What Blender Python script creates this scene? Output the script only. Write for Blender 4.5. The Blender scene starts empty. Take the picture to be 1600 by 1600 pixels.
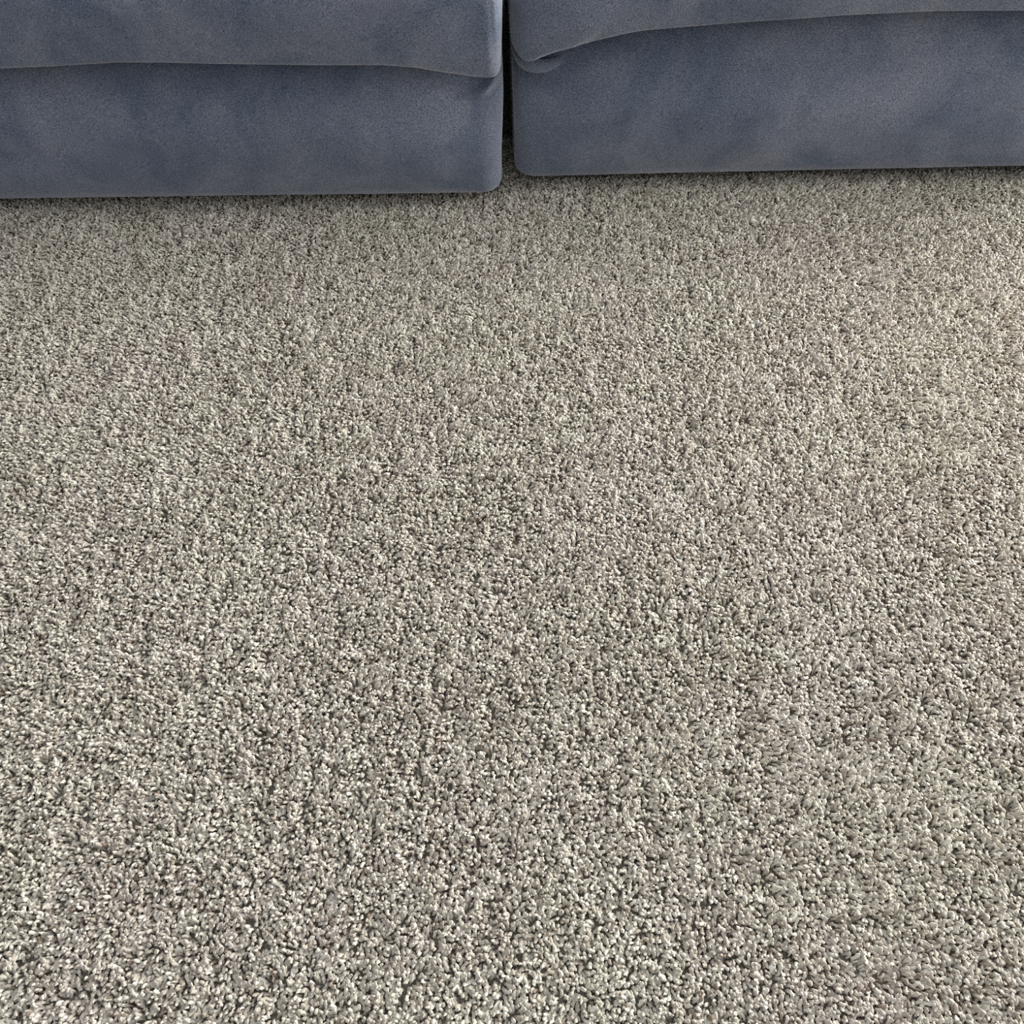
import bpy, math
import numpy as np
from mathutils import Vector, noise as mnoise

sc = bpy.context.scene
C = sc.collection
R = math.radians

# ------------------------------------------------------------------ camera
cam_d = bpy.data.cameras.new('camera')
cam_d.sensor_width = 36
cam_d.lens = 18 / math.tan(R(27))
cam_d.clip_start = 0.02
cam = bpy.data.objects.new('camera', cam_d)
C.objects.link(cam)
cam.location = (0, 0, 1.15)
cam.rotation_euler = (R(90 - 52), 0, 0)
sc.camera = cam

# ------------------------------------------------------------------ world, light, exposure
w = bpy.data.worlds.new('room_light')
sc.world = w
w.use_nodes = True
bg = w.node_tree.nodes['Background']
# soft light of the room: pale ceiling overhead, dimmer walls and furniture towards the horizon
_t = w.node_tree
_g = _t.nodes.new('ShaderNodeTexCoord')
_s = _t.nodes.new('ShaderNodeSeparateXYZ')
_r = _t.nodes.new('ShaderNodeValToRGB')
_r.color_ramp.elements[0].position = 0.0
_r.color_ramp.elements[0].color = (0.34, 0.35, 0.37, 1)
_r.color_ramp.elements[1].position = 0.9
_r.color_ramp.elements[1].color = (0.93, 0.96, 1.0, 1)
_t.links.new(_g.outputs['Generated'], _s.inputs[0])
_t.links.new(_s.outputs['Z'], _r.inputs['Fac'])
_t.links.new(_r.outputs['Color'], bg.inputs['Color'])
bg.inputs['Strength'].default_value = 0.80


def area(name, loc, target, sx, sy, power, col):
    d = bpy.data.lights.new(name, 'AREA')
    d.shape = 'RECTANGLE'
    d.size, d.size_y = sx, sy
    d.energy = power
    d.color = col
    o = bpy.data.objects.new(name, d)
    C.objects.link(o)
    o.location = loc
    o.rotation_euler = (Vector(target) - Vector(loc)).to_track_quat('-Z', 'Y').to_euler()
    return o


# daylight of a tall window on the right-hand side of the room, slightly ahead of the photographer
area('window_daylight', (3.1, 2.10, 1.05), (0.1, 1.2, 0.0), 1.3, 1.2, 218, (1.0, 0.985, 0.96))

vs = sc.view_settings
sc.display_settings.display_device = 'sRGB'
vs.view_transform = 'Standard'
vs.look = 'None'
vs.gamma = 1
vs.use_curve_mapping = False
vs.exposure = 0.2
sc.cycles.filter_width = 1.0
sc.cycles.use_denoising = False


# ------------------------------------------------------------------ helpers
def new_mat(name):
    m = bpy.data.materials.new(name)
    m.use_nodes = True
    nt = m.node_tree
    return m, nt, nt.nodes['Principled BSDF']


def node(nt, kind, **kw):
    n = nt.nodes.new(kind)
    for k, v in kw.items():
        setattr(n, k, v)
    return n


def mesh_obj(name, verts, faces, mat, parent=None, smooth=True):
    me = bpy.data.meshes.new(name)
    me.from_pydata([tuple(v) for v in verts], [], faces)
    me.materials.append(mat)
    if smooth:
        me.polygons.foreach_set('use_smooth', [True] * len(me.polygons))
    me.update()
    o = bpy.data.objects.new(name, me)
    C.objects.link(o)
    if parent:
        o.parent = parent
    return o


def fnoise(P, scale, seed=0.0):
    out = np.empty(len(P))
    for i, p in enumerate(P):
        out[i] = mnoise.noise(Vector((p[0] * scale + seed, p[1] * scale - seed, p[2] * scale + 3.1 * seed)))
    return out


# smooth 2-D value noise, vectorised, for the carpet fields
def vnoise(x, y, scale, seed):
    rng = np.random.default_rng(seed)
    G = rng.uniform(-1, 1, (256, 256))
    x = x * scale + 61.3
    y = y * scale + 47.9
    xi = np.floor(x).astype(int)
    yi = np.floor(y).astype(int)
    fx, fy = x - xi, y - yi
    fx = fx * fx * (3 - 2 * fx)
    fy = fy * fy * (3 - 2 * fy)
    a = G[xi % 256, yi % 256]
    b = G[(xi + 1) % 256, yi % 256]
    c = G[xi % 256, (yi + 1) % 256]
    d = G[(xi + 1) % 256, (yi + 1) % 256]
    return (a * (1 - fx) + b * fx) * (1 - fy) + (c * (1 - fx) + d * fx) * fy


# ------------------------------------------------------------------ materials
def velvet():
    m, nt, p = new_mat('blue_grey_velvet')
    L = nt.links
    tc = node(nt, 'ShaderNodeTexCoord')
    # brushed patches: the nap lies differently here and there
    n1 = node(nt, 'ShaderNodeTexNoise')
    n1.inputs['Scale'].default_value = 7.0
    n1.inputs['Detail'].default_value = 4
    n1.inputs['Roughness'].default_value = 0.55
    n1.inputs['Distortion'].default_value = 0.8
    L.new(tc.outputs['Object'], n1.inputs['Vector'])
    r1 = node(nt, 'ShaderNodeMapRange')
    r1.inputs['From Min'].default_value = 0.35
    r1.inputs['From Max'].default_value = 0.68
    L.new(n1.outputs['Fac'], r1.inputs['Value'])
    # fine speckle of the nap
    n2 = node(nt, 'ShaderNodeTexNoise')
    n2.inputs['Scale'].default_value = 520
    n2.inputs['Detail'].default_value = 3
    L.new(tc.outputs['Object'], n2.inputs['Vector'])
    mix = node(nt, 'ShaderNodeMix', data_type='RGBA')
    mix.inputs[6].default_value = (0.096, 0.122, 0.172, 1)
    mix.inputs[7].default_value = (0.168, 0.185, 0.232, 1)
    L.new(r1.outputs['Result'], mix.inputs[0])
    sp = node(nt, 'ShaderNodeMapRange')
    sp.inputs['From Min'].default_value = 0.3
    sp.inputs['From Max'].default_value = 0.7
    sp.inputs['To Min'].default_value = 0.45
    sp.inputs['To Max'].default_value = 1.7
    L.new(n2.outputs['Fac'], sp.inputs['Value'])
    mul = node(nt, 'ShaderNodeMix', data_type='RGBA', blend_type='MULTIPLY')
    mul.inputs[0].default_value = 1.0
    L.new(mix.outputs[2], mul.inputs[6])
    L.new(sp.outputs['Result'], mul.inputs[7])
    L.new(mul.outputs[2], p.inputs['Base Color'])
    p.inputs['Roughness'].default_value = 0.85
    p.inputs['Specular IOR Level'].default_value = 0.15
    p.inputs['Sheen Roughness'].default_value = 0.5
    p.inputs['Sheen Tint'].default_value = (0.82, 0.84, 0.92, 1)
    shw = node(nt, 'ShaderNodeMapRange')
    shw.inputs['To Min'].default_value = 0.7
    shw.inputs['To Max'].default_value = 1.0
    L.new(r1.outputs['Result'], shw.inputs['Value'])
    L.new(shw.outputs['Result'], p.inputs['Sheen Weight'])
    b = node(nt, 'ShaderNodeBump')
    b.inputs['Strength'].default_value = 0.85
    b.inputs['Distance'].default_value = 0.0012
    L.new(n2.outputs['Fac'], b.inputs['Height'])
    L.new(b.outputs['Normal'], p.inputs['Normal'])
    return m


def yarn_mat():
    m, nt, p = new_mat('carpet_yarn')
    L = nt.links
    at = node(nt, 'ShaderNodeAttribute', attribute_type='INSTANCER', attribute_name='tint')
    cr = node(nt, 'ShaderNodeValToRGB')
    e = cr.color_ramp.elements
    e[0].position = 0.0
    e[0].color = (0.22, 0.165, 0.120, 1)
    e[1].position = 1.0
    e[1].color = (0.82, 0.79, 0.70, 1)
    for pos, col in ((0.15, (0.335, 0.285, 0.232, 1)), (0.40, (0.485, 0.447, 0.382, 1)), (0.72, (0.635, 0.600, 0.525, 1))):
        x = e.new(pos)
        x.color = col
    L.new(at.outputs['Fac'], cr.inputs['Fac'])
    # the yarn is spun from an olive and a rosy beige that drift across the carpet
    ah = node(nt, 'ShaderNodeAttribute', attribute_type='INSTANCER', attribute_name='hue')
    hm = node(nt, 'ShaderNodeMix', data_type='RGBA')
    hm.inputs[6].default_value = (0.995, 0.995, 0.955, 1)
    hm.inputs[7].default_value = (1.0, 0.975, 0.975, 1)
    L.new(ah.outputs['Fac'], hm.inputs[0])
    mm = node(nt, 'ShaderNodeMix', data_type='RGBA', blend_type='MULTIPLY')
    mm.inputs[0].default_value = 1.0
    L.new(cr.outputs['Color'], mm.inputs[6])
    L.new(hm.outputs[2], mm.inputs[7])
    L.new(mm.outputs[2], p.inputs['Base Color'])
    p.inputs['Roughness'].default_value = 0.75
    p.inputs['Specular IOR Level'].default_value = 0.25
    p.inputs['Sheen Weight'].default_value = 0.12
    p.inputs['Sheen Roughness'].default_value = 0.5
    return m


def backing_mat():
    m, nt, p = new_mat('carpet_backing')
    L = nt.links
    tc = node(nt, 'ShaderNodeTexCoord')
    v = node(nt, 'ShaderNodeTexVoronoi')
    v.inputs['Scale'].default_value = 190
    L.new(tc.outputs['Object'], v.inputs['Vector'])
    cr = node(nt, 'ShaderNodeValToRGB')
    cr.color_ramp.elements[0].color = (0.34, 0.31, 0.26, 1)
    cr.color_ramp.elements[1].color = (0.15, 0.13, 0.105, 1)
    L.new(v.outputs['Distance'], cr.inputs['Fac'])
    L.new(cr.outputs['Color'], p.inputs['Base Color'])
    p.inputs['Roughness'].default_value = 0.95
    b = node(nt, 'ShaderNodeBump', invert=True)
    b.inputs['Distance'].default_value = 0.004
    L.new(v.outputs['Distance'], b.inputs['Height'])
    L.new(b.outputs['Normal'], p.inputs['Normal'])
    return m


MV, MY, MB = velvet(), yarn_mat(), backing_mat()
MF, _nt, _p = new_mat('black_plastic')
_p.inputs['Base Color'].default_value = (0.015, 0.015, 0.016, 1)
_p.inputs['Roughness'].default_value = 0.6

# ------------------------------------------------------------------ floor
fl = mesh_obj('floor', [(-3.2, -2.2, 0), (3.2, -2.2, 0), (3.2, 3.6, 0), (-3.2, 3.6, 0),
                        (-3.2, -2.2, -0.05), (3.2, -2.2, -0.05), (3.2, 3.6, -0.05), (-3.2, 3.6, -0.05)],
              [(0, 1, 2, 3), (7, 6, 5, 4), (4, 5, 1, 0), (5, 6, 2, 1), (6, 7, 3, 2), (7, 4, 0, 3)], MB, smooth=False)
fl['kind'] = 'structure'
fl['label'] = 'carpeted floor of the room'

MW, _nt, _p = new_mat('wall_paint')
_p.inputs['Base Color'].default_value = (0.55, 0.54, 0.52, 1)
_p.inputs['Roughness'].default_value = 0.9
_n = node(_nt, 'ShaderNodeTexNoise')
_n.inputs['Scale'].default_value = 160
_b = node(_nt, 'ShaderNodeBump')
_b.inputs['Distance'].default_value = 0.0006
_nt.links.new(_n.outputs['Fac'], _b.inputs['Height'])
_nt.links.new(_b.outputs['Normal'], _p.inputs['Normal'])


def slab(name, x0, x1, y0, y1, z0, z1, mat, kind, label):
    V = [(x, y, z) for z in (z0, z1) for x, y in ((x0, y0), (x1, y0), (x1, y1), (x0, y1))]
    o = mesh_obj(name, V, [(3, 2, 1, 0), (4, 5, 6, 7), (0, 1, 5, 4), (1, 2, 6, 5), (2, 3, 7, 6), (3, 0, 4, 7)], mat, smooth=False)
    o['kind'] = kind
    o['label'] = label
    return o


slab('unseen_wall_back', -3.2, 3.2, 2.80, 2.92, 0, 2.5, MW, 'structure', 'unseen wall behind the sofa, added to block room light')  # out of view; added to block room light coming from behind the sofa


# ------------------------------------------------------------------ sofa sections
def lattice(A, B, D):
    """surface of a box on the grid A x B x D: unit-index vertices and quads"""
    na, nb, nd = len(A), len(B), len(D)
    ids, V, F = {}, [], []

    def vid(i, j, k):
        key = (i, j, k)
        if key not in ids:
            ids[key] = len(V)
            V.append((A[i], B[j], D[k]))
        return ids[key]
    for i in range(na - 1):
        for k in range(nd - 1):
            F.append((vid(i, 0, k), vid(i + 1, 0, k), vid(i + 1, 0, k + 1), vid(i, 0, k + 1)))
            F.append((vid(i, nb - 1, k + 1), vid(i + 1, nb - 1, k + 1), vid(i + 1, nb - 1, k), vid(i, nb - 1, k)))
    for i in range(na - 1):
        for j in range(nb - 1):
            F.append((vid(i, j, nd - 1), vid(i + 1, j, nd - 1), vid(i + 1, j + 1, nd - 1), vid(i, j + 1, nd - 1)))
            F.append((vid(i, j + 1, 0), vid(i + 1, j + 1, 0), vid(i + 1, j, 0), vid(i, j, 0)))
    for j in range(nb - 1):
        for k in range(nd - 1):
            F.append((vid(0, j + 1, k), vid(0, j, k), vid(0, j, k + 1), vid(0, j + 1, k + 1)))
            F.append((vid(na - 1, j, k), vid(na - 1, j + 1, k), vid(na - 1, j + 1, k + 1), vid(na - 1, j, k + 1)))
    return np.array(V), F


def spaced(*spans):
    out = []
    for a, b, n in spans:
        out += list(np.linspace(a, b, n, endpoint=False))
    out.append(spans[-1][1])
    return np.array(out)


def poly_dist(a, z, pts):
    """signed distance (positive above the line, walking the points in order of a) and run along the polyline 0..1"""
    best = np.full(a.shape, 9.0)
    sgn = np.zeros(a.shape)
    run = np.zeros(a.shape)
    n = len(pts) - 1
    for q in range(n):
        (x0, z0), (x1, z1) = pts[q], pts[q + 1]
        dx, dz = x1 - x0, z1 - z0
        l2 = dx * dx + dz * dz
        t = np.clip(((a - x0) * dx + (z - z0) * dz) / l2, 0, 1)
        px, pz = x0 + t * dx, z0 + t * dz
        d = np.hypot(a - px, z - pz)
        cr = dx * (z - z0) - dz * (a - x0)
        m = d < best
        best = np.where(m, d, best)
        sgn = np.where(m, np.sign(cr), sgn)
        run = np.where(m, (q + t) / n, run)
    return best * np.where(sgn == 0, 1, sgn), run


def fold(P, pts, amp, up, down, ends=(0.15, 0.3)):
    """push the front skin out along a line in the front plane (a, z)"""
    d, run = poly_dist(P[:, 0], P[:, 2] - .010, pts)
    g = np.where(d >= 0, np.exp(-(d / up) ** 2), np.exp(-(d / down) ** 2))
    e = np.clip(run / ends[0], 0, 1) * np.clip((1 - run) / ends[1], 0, 1)
    e = e * e * (3 - 2 * e)
    front = np.clip(1 - P[:, 1] / 0.06, 0, 1)
    P[:, 1] -= amp * g * e * front


LEN, DEPTH = 1.5, 0.86
AX = spaced((0, 0.10, 50), (0.10, 0.26, 40), (0.26, 0.96, 90), (0.96, LEN - 0.06, 20), (LEN - 0.06, LEN, 8))


def block(z0f, z1f, rx, rtop, rbot, ry, bulge, y_off, side_f, folds, seed, rough, nd=(16, 34, 20), a0=0.0):
    """an upholstered block in local metres: a along the front from the gap corner, y depth, z height"""
    Hn = float(np.mean(z1f(AX) - z0f(AX)))
    DX = spaced((0, rbot * 1.3, nd[0]), (rbot * 1.3, Hn - rtop * 1.3, nd[1]), (Hn - rtop * 1.3, Hn, nd[2]))
    BX = spaced((0, 0.05, 14), (0.05, 0.12, 5), (0.12, DEPTH - 0.08, 10), (DEPTH - 0.08, DEPTH, 6))
    V, F = lattice(AX, BX, DX)
    hi = np.array([LEN, DEPTH, Hn])
    q = V.copy()
    rzv = np.where(V[:, 2] > Hn / 2, rtop, rbot)
    q[:, 0] = np.clip(V[:, 0], rx, LEN - rx)
    q[:, 1] = np.clip(V[:, 1], ry, DEPTH - ry)
    q[:, 2] = np.clip(V[:, 2], rbot, Hn - rtop)
    rr = np.stack([np.full(len(V), rx), np.full(len(V), ry), rzv], 1)
    d = (V - q) / rr
    # superelliptic edge: a little squarer than a circle
    nrm = (np.abs(d) ** 2.3).sum(1) ** (1 / 2.3)
    mx = np.abs(d).max(1)
    k = np.where(nrm > 1e-9, mx / np.maximum(nrm, 1e-9), 1)
    P = q + d * k[:, None] * rr
    a, y, z = P[:, 0].copy(), P[:, 1].copy(), P[:, 2].copy()
    # puffed front, softly tapering to the corners
    fz = 1 - np.abs((z - Hn * 0.5) / (Hn * 0.5)) ** 2.2
    fa = np.clip(a / 0.14, 0, 1)
    fa = fa * fa * (3 - 2 * fa)
    fb = np.clip((LEN - a) / 0.14, 0, 1)
    front = np.clip(1 - y / 0.3, 0, 1)
    P[:, 1] -= bulge * np.clip(fz, 0, 1) * (0.35 + 0.65 * fa) * fb * front
    P[:, 1] += y_off(a, z / Hn) * front
    # side skin facing the gap
    near = np.clip(1 - a / 0.12, 0, 1) ** 1.5
    P[:, 0] += side_f(z / Hn) * near
    zz = z0f(a) + z / Hn * (z1f(a) - z0f(a))
    P[:, 2] = zz
    # loose cloth
    n = fnoise(P * np.array([1, 1, 1.6]), 5.5, seed) * 0.006 + fnoise(P, 14, seed + 5) * 0.0022
    P[:, 1] -= n * rough * front * np.clip(fz * 1.5, 0, 1)
    for f in folds:
        fold(P, *f)
    return P, F


def curve(pts):
    xs = [p[0] for p in pts]
    ys = [p[1] for p in pts]

    def f(a):
        a = np.asarray(a, float)
        s = 0
        for o in (-0.006, 0.0, 0.006):
            s = s + np.interp(a + o, xs, ys)
        return s / 3 + 0.0145
    return f


def section(name, loc, yaw, side, label, parts):
    e = bpy.data.objects.new(name, None)
    C.objects.link(e)
    e.empty_display_size = 0.1
    e.location = loc
    e.rotation_euler = (0, 0, yaw)
    e['label'] = label
    e['category'] = 'sofa'
    for pname, (P, F), plabel in parts:
        Q = P.copy()
        if side < 0:
            Q[:, 0] *= -1
            F = [f[::-1] for f in F]
        o = mesh_obj(pname, Q, F, MV, e)
        if plabel:
            o['label'] = plabel
    for fx in (0.14, LEN - 0.14):
        for fy in (0.14, DEPTH - 0.14):
            V, F = [], []
            for zz, rr in ((0.0, .026), (0.004, .028), (0.03, .030), (0.045, .030)):
                for q in range(16):
                    V.append((side * fx + rr * math.cos(q * math.pi / 8), fy + rr * math.sin(q * math.pi / 8), zz))
            for r_ in range(3):
                for q in range(16):
                    F.append((r_ * 16 + q, r_ * 16 + (q + 1) % 16, r_ * 16 + 16 + (q + 1) % 16, r_ * 16 + 16 + q))
            F += [tuple(range(15, -1, -1)), tuple(range(48, 64))]
            mesh_obj('foot', V, F, MF, e, smooth=False)
    return e


const = lambda v: (lambda a: np.full(np.shape(a), float(v)))
PILE = 0.024   # height at which the sections rest in the carpet pile

def unseen_backrest(zt, seed):  # unseen back, added to deepen the sofa's shadow on the carpet
    global AX, DEPTH
    keep = (AX, DEPTH)
    AX = spaced((0, 0.08, 8), (0.08, LEN - 0.08, 30), (LEN - 0.08, LEN, 8))
    DEPTH = 0.24
    P, F = block(const(.40), const(zt), .05, .08, .03, .07, .02, lambda a, u: 0 * a, lambda u: 0 * u, [], seed, 1.0, (6, 14, 8))
    AX, DEPTH = keep
    P[:, 1] += DEPTH - 0.24
    return P, F


# --- section whose seam runs almost level
seamL = curve([(-0.02, .2590), (0, .2590), (.012, .2600), (.03, .2610), (.049, .2620), (.092, .2680), (.146, .2785), (.199, .2835),
               (.306, .2840), (.391, .2860), (.487, .2890), (.56, .2920), (.624, .2925), (.732, .2875), (.84, .2835), (1.0, .282), (1.3, .281)])
foldsL_low = [
    ([(-.004, .2600), (.006, .2530), (.016, .2440), (.030, .2330), (.046, .2230), (.062, .2150)], .0430, .0050, .0120, (.01, .7)),
    ([(0.010, .2580), (.024, .2500), (.048, .2460), (.085, .2470)], -.0110, .0090, .0050, (.1, .6)),
    ([(.02, .19), (.06, .20), (.12, .21)], .0015, .012, .016, (.3, .5)),
]
lowL = block(const(PILE), lambda a: seamL(a) + .007, .042, .034, .040, .040, .020,
             lambda a, u: .010 + .034 * np.clip((u - .50) / .50, 0, 1) ** 1.3 + .008 * np.clip(1 - u / .3, 0, 1),
             lambda u: .002 * np.sin(u * 6), foldsL_low, 1.3, 1.0, (14, 44, 34))
foldsL_up = [
    ([(0.004, .278), (.016, .272), (.04, .268), (.07, .272)], .0035, .006, .006, (.1, .4)),
    ([(.012, .300), (.016, .35), (.02, .42)], -.0012, .004, .006, (.2, .2)),
]
upL = block(seamL, const(.465), .026, .06, .018, .034, .012,
            lambda a, u: -.020 + .0 * a, lambda u: .0015 * np.cos(u * 4), foldsL_up, 4.7, 1.0, (18, 30, 14))

# --- section with a seam that climbs from a pinched corner
seamRs = curve([(0, .2660), (.006, .2610), (.013, .2555), (.022, .2510), (.030, .2530), (.037, .2580), (.055, .2670), (.075, .2745), (.110, .2840),
                (.151, .2960), (.180, .3030), (.215, .3090), (.291, .3140), (.377, .3195), (.538, .3290), (.69, .3340), (.865, .3325), (1.3, .331)])
foldsR_low = [
    # tucked lip that runs out of the pinched corner
    ([(-.006, .2720), (.003, .2600), (.013, .2490), (.024, .2415), (.036, .2370), (.052, .2345), (.072, .2350), (.095, .2410)], .0100, .0120, .0080, (.01, .45)),
    ([(.004, .2460), (.018, .2350), (.040, .2270), (.062, .2260), (.080, .2270)], -.0080, .0060, .0130, (.1, .5)),
    ([(.050, .2290), (.066, .2160), (.080, .1960)], .0030, .010, .010, (.2, .6)),
    ([(.33, .262), (.40, .275), (.47, .290)], .0022, .012, .016, (.3, .3)),
    ([(.74, .135), (.82, .150), (.88, .172)], .0020, .014, .010, (.3, .3)),
]
lowR = block(const(PILE), lambda a: seamRs(a) + .007, .050, .036, .040, .044, .020,
             lambda a, u: .010 + .034 * np.clip((u - .50) / .50, 0, 1) ** 1.3 + .008 * np.clip(1 - u / .3, 0, 1),
             lambda u: .006 * np.clip(1 - u * 1.3, 0, 1) * np.clip(u * 6, 0, 1), foldsR_low, 7.9, 1.1, (14, 46, 38))
foldsR_up = [
    ([(.022, .2560), (.034, .2640), (.055, .2740), (.080, .2820), (.110, .2900), (.150, .305)], .0040, .0060, .0050, (.05, .4)),
    ([(-.002, .2740), (.008, .2690), (.020, .2620)], -.0040, .0018, .0018, (.1, .2)),
    ([(.10, .293), (.135, .312), (.165, .345)], -.0030, .009, .012, (.2, .5)),
]
upR = block(seamRs, const(.462), .050, .06, .016, .060, .014,
            lambda a, u: -.020 + .0 * a, lambda u: -.004 + .0 * u, foldsR_up, 11.1, 1.1, (18, 34, 14))


def roll(path, radii, n=28, m=14):
    """a tapering roll of cloth along a smooth path"""
    from mathutils.geometry import interpolate_bezier
    pts, rr = [], []
    P = [Vector(p) for p in path]
    for q in range(len(P) - 1):
        a = P[max(q - 1, 0)]
        d = P[min(q + 2, len(P) - 1)]
        for t in range(4):
            u = t / 4
            p0, p1, p2, p3 = a, P[q], P[q + 1], d
            pts.append(0.5 * (2 * p1 + (p2 - p0) * u + (2 * p0 - 5 * p1 + 4 * p2 - p3) * u * u + (3 * p1 - p0 - 3 * p2 + p3) * u ** 3))
            rr.append(radii[q] * (1 - u) + radii[q + 1] * u)
    pts.append(P[-1])
    rr.append(radii[-1])
    pts = [p + Vector((0, 0, .010)) for p in pts]
    V, F = [], []
    for i, p in enumerate(pts):
        t = (pts[min(i + 1, len(pts) - 1)] - pts[max(i - 1, 0)]).normalized()
        e1 = Vector((0, -1, 0)) - t * Vector((0, -1, 0)).dot(t)
        e1.normalize()
        e2 = t.cross(e1)
        for j in range(m):
            an = 2 * math.pi * j / m
            V.append(p + e1 * (rr[i] * .8 * math.cos(an)) + e2 * (rr[i] * math.sin(an)))
    for i in range(len(pts) - 1):
        for j in range(m):
            F.append((i * m + j, i * m + m + j, i * m + m + (j + 1) % m, i * m + (j + 1) % m))
    F.append(tuple(range(m)))
    F.append(tuple(range(len(V) - 1, len(V) - 1 - m, -1)))
    return np.array([tuple(v) for v in V]), F


lip = roll([(.002, .052, .272), (.008, .030, .2635), (.016, .018, .2565), (.027, .013, .2510), (.040, .013, .2480), (.056, .015, .2470), (.074, .022, .2490), (.094, .034, .2540)],
           [.0060, .0085, .0105, .0118, .0118, .0105, .0085, .0050])

secL = section('sofa_section', (-.016, 1.609, 0), R(1.2), -1,
               'blue-grey velvet sofa section with a nearly level seam, its front standing slightly further forward',
               [('base', lowL, None), ('seat_cushion', upL, None), ('unseen_backrest', unseen_backrest(.80, 2.2), None)])
secR = section('sofa_section', (.002, 1.659, 0), R(2.0), 1,
               'blue-grey velvet sofa section with a climbing seam and a pinched fold at its inner corner',
               [('base', lowR, None), ('seat_cushion', upR, None), ('corner_fold', lip, None), ('unseen_backrest', unseen_backrest(.80, 6.2), None)])

# ------------------------------------------------------------------ carpet pile
PROTO = bpy.data.collections.new('yarn_shapes')      # holds the few tuft meshes, not linked to the scene


def tuft(seed):
    rng = np.random.default_rng(seed)
    nr, ns = 9, 8
    L = 0.0125
    curl = rng.uniform(0.15, 0.9)
    ph = rng.uniform(0, 6.28)
    V, F = [], []
    for i in range(nr):
        t = i / (nr - 1)
        bend = curl * t * t * 0.0055
        cx = bend
        cy = 0.0006 * math.sin(t * 5 + ph)
        cz = L * (t - 0.18 * curl * t * t)
        r = 0.00211 * (1.0 + 0.12 * math.sin(t * 7 + ph))
        if t < 0.25:
            r *= 0.75 + t
        if t > 0.8:
            r *= math.sqrt(max(0.0, 1 - ((t - 0.8) / 0.215) ** 2)) * 1.02
        tw = ph + t * 5.6
        for j in range(ns):
            an = 2 * math.pi * j / ns
            rad = r * (0.86 + 0.24 * math.cos(2 * (an - tw)))     # two plies twisted round each other
            V.append((cx + rad * math.cos(an), cy + rad * math.sin(an), cz))
    for i in range(nr - 1):
        for j in range(ns):
            a, b = i * ns + j, i * ns + (j + 1) % ns
            F.append((a, b, b + ns, a + ns))
    V.append((cx, cy, cz + 0.0003))
    top = len(V) - 1
    for j in range(ns):
        F.append(((nr - 1) * ns + j, (nr - 1) * ns + (j + 1) % ns, top))
    me = bpy.data.meshes.new('yarn_tuft')
    me.from_pydata(V, [], F)
    me.materials.append(MY)
    me.polygons.foreach_set('use_smooth', [True] * len(me.polygons))
    o = bpy.data.objects.new('yarn_tuft', me)
    PROTO.objects.link(o)


NV = 8
for s in range(NV):
    tuft(100 + s)

SP = 0.0041
rng = np.random.default_rng(7)
X0, X1, Y0, Y1 = -1.45, 1.45, -0.15, 1.86
nx, ny = int((X1 - X0) / SP), int((Y1 - Y0) / (SP * 0.866))
gx, gy = np.meshgrid(np.arange(nx), np.arange(ny))
px = X0 + (gx + 0.5 * (gy % 2)) * SP
py = Y0 + gy * SP * 0.866
px = px.ravel() + rng.normal(0, SP * 0.21, px.size)
py = py.ravel() + rng.normal(0, SP * 0.21, py.size)
# tufts gather into small clumps that lean on each other
wx = vnoise(px, py * 0.33, 78, 11) + 0.7 * vnoise(px, py * 0.5, 140, 12)
wy = vnoise(px * 1.3, py, 55, 13) + 0.7 * vnoise(px, py, 125, 14)
px += wx * 0.0020
py += wy * 0.0015
n = px.size
# lean of the pile: foot traffic brushes it in broad, soft patches
bx = 0.17 * vnoise(px, py, 2.6, 21) + 0.12 * vnoise(px, py, 7, 22)
by = 0.15 * vnoise(px, py, 2.2, 23) + 0.09 * vnoise(px, py, 6, 24)
lx = bx * 0.6 + 0.21 * wx + rng.normal(0, 0.13, n)
ly = by - 0.12 + 0.31 * wy + rng.normal(0, 0.27, n)
tilt = np.clip(np.hypot(lx, ly), 0, 1.15)
az = np.arctan2(ly, lx)
h = 1.0 + 0.17 * vnoise(px, py * 0.5, 90, 31) + 0.07 * vnoise(px, py * 0.6, 34, 32) + rng.normal(0, 0.12, n)
# rotation that tips +Z towards azimuth az by tilt (Euler XYZ: Y tilt then Z turn; curl of the tuft lies along local +X)
rot = np.zeros((n, 3))
rot[:, 1] = tilt
rot[:, 2] = az + rng.normal(0, 0.25, n)
wdt = 1.0 + rng.normal(0, 0.13, n)
scl = np.stack([wdt, wdt, h], 1)
tint = np.clip(0.52 + rng.normal(0, 0.20, n) + 0.13 * vnoise(px, py, 95, 41) + 0.05 * vnoise(px, py, 12, 42), 0, 1)
hue = np.clip(0.5 + 0.55 * vnoise(px, py, 9, 51) + 0.35 * vnoise(px, py, 28, 52) + rng.normal(0, 0.22, n), 0, 1)
var = rng.integers(0, NV, n)
co = np.stack([px, py, np.full(n, 0.0005)], 1)
# tufts pressed down where the sofa stands
inside = np.where(px < -0.006, (py > 1.68 + px * 0.021) & (px < -.03), (py > 1.712 + px * 0.035) & (px > .03))
scl[:, 2] = np.where(inside, 0.55, scl[:, 2])

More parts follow.
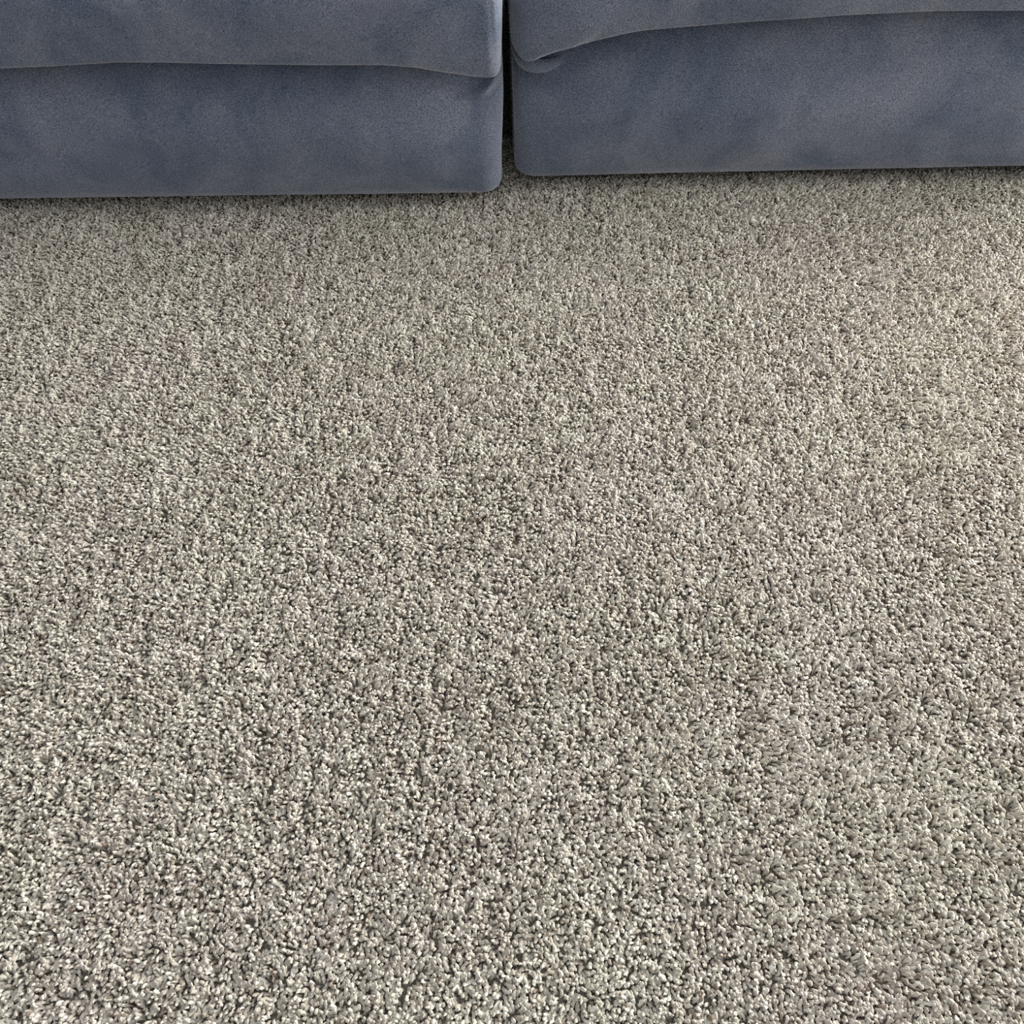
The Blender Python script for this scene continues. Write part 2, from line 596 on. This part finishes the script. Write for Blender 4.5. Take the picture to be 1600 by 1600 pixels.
me = bpy.data.meshes.new('carpet_pile')
me.vertices.add(n)
me.vertices.foreach_set('co', co.ravel())
for nm, ty, arr in (('rot', 'FLOAT_VECTOR', rot), ('scl', 'FLOAT_VECTOR', scl)):
    a = me.attributes.new(nm, ty, 'POINT')
    a.data.foreach_set('vector', arr.astype(np.float32).ravel())
a = me.attributes.new('tint', 'FLOAT', 'POINT')
a.data.foreach_set('value', tint.astype(np.float32))
a = me.attributes.new('hue', 'FLOAT', 'POINT')
a.data.foreach_set('value', hue.astype(np.float32))
a = me.attributes.new('var', 'INT', 'POINT')
a.data.foreach_set('value', var.astype(np.int32))
me.update()
pile = bpy.data.objects.new('carpet_pile', me)
C.objects.link(pile)
pile['kind'] = 'stuff'
pile['label'] = 'beige twisted yarn pile of the carpet spreading in front of the sofa'
pile['category'] = 'carpet'

ng = bpy.data.node_groups.new('pile', 'GeometryNodeTree')
ng.interface.new_socket('Geometry', in_out='INPUT', socket_type='NodeSocketGeometry')
ng.interface.new_socket('Geometry', in_out='OUTPUT', socket_type='NodeSocketGeometry')
gi = ng.nodes.new('NodeGroupInput')
go = ng.nodes.new('NodeGroupOutput')
iop = ng.nodes.new('GeometryNodeInstanceOnPoints')
ci = ng.nodes.new('GeometryNodeCollectionInfo')
ci.inputs['Collection'].default_value = PROTO
ci.inputs['Separate Children'].default_value = True
ci.inputs['Reset Children'].default_value = True


def named(nm, ty):
    x = ng.nodes.new('GeometryNodeInputNamedAttribute')
    x.data_type = ty
    x.inputs['Name'].default_value = nm
    return x.outputs['Attribute']


m2p = ng.nodes.new('GeometryNodeMeshToPoints')
ng.links.new(gi.outputs[0], m2p.inputs['Mesh'])
ng.links.new(m2p.outputs[0], iop.inputs['Points'])
ng.links.new(ci.outputs[0], iop.inputs['Instance'])
iop.inputs['Pick Instance'].default_value = True
ng.links.new(named('var', 'INT'), iop.inputs['Instance Index'])
e2r = ng.nodes.new('FunctionNodeEulerToRotation')
ng.links.new(named('rot', 'FLOAT_VECTOR'), e2r.inputs[0])
ng.links.new(e2r.outputs[0], iop.inputs['Rotation'])
ng.links.new(named('scl', 'FLOAT_VECTOR'), iop.inputs['Scale'])
ng.links.new(iop.outputs[0], go.inputs[0])
md = pile.modifiers.new('pile', 'NODES')
md.node_group = ng
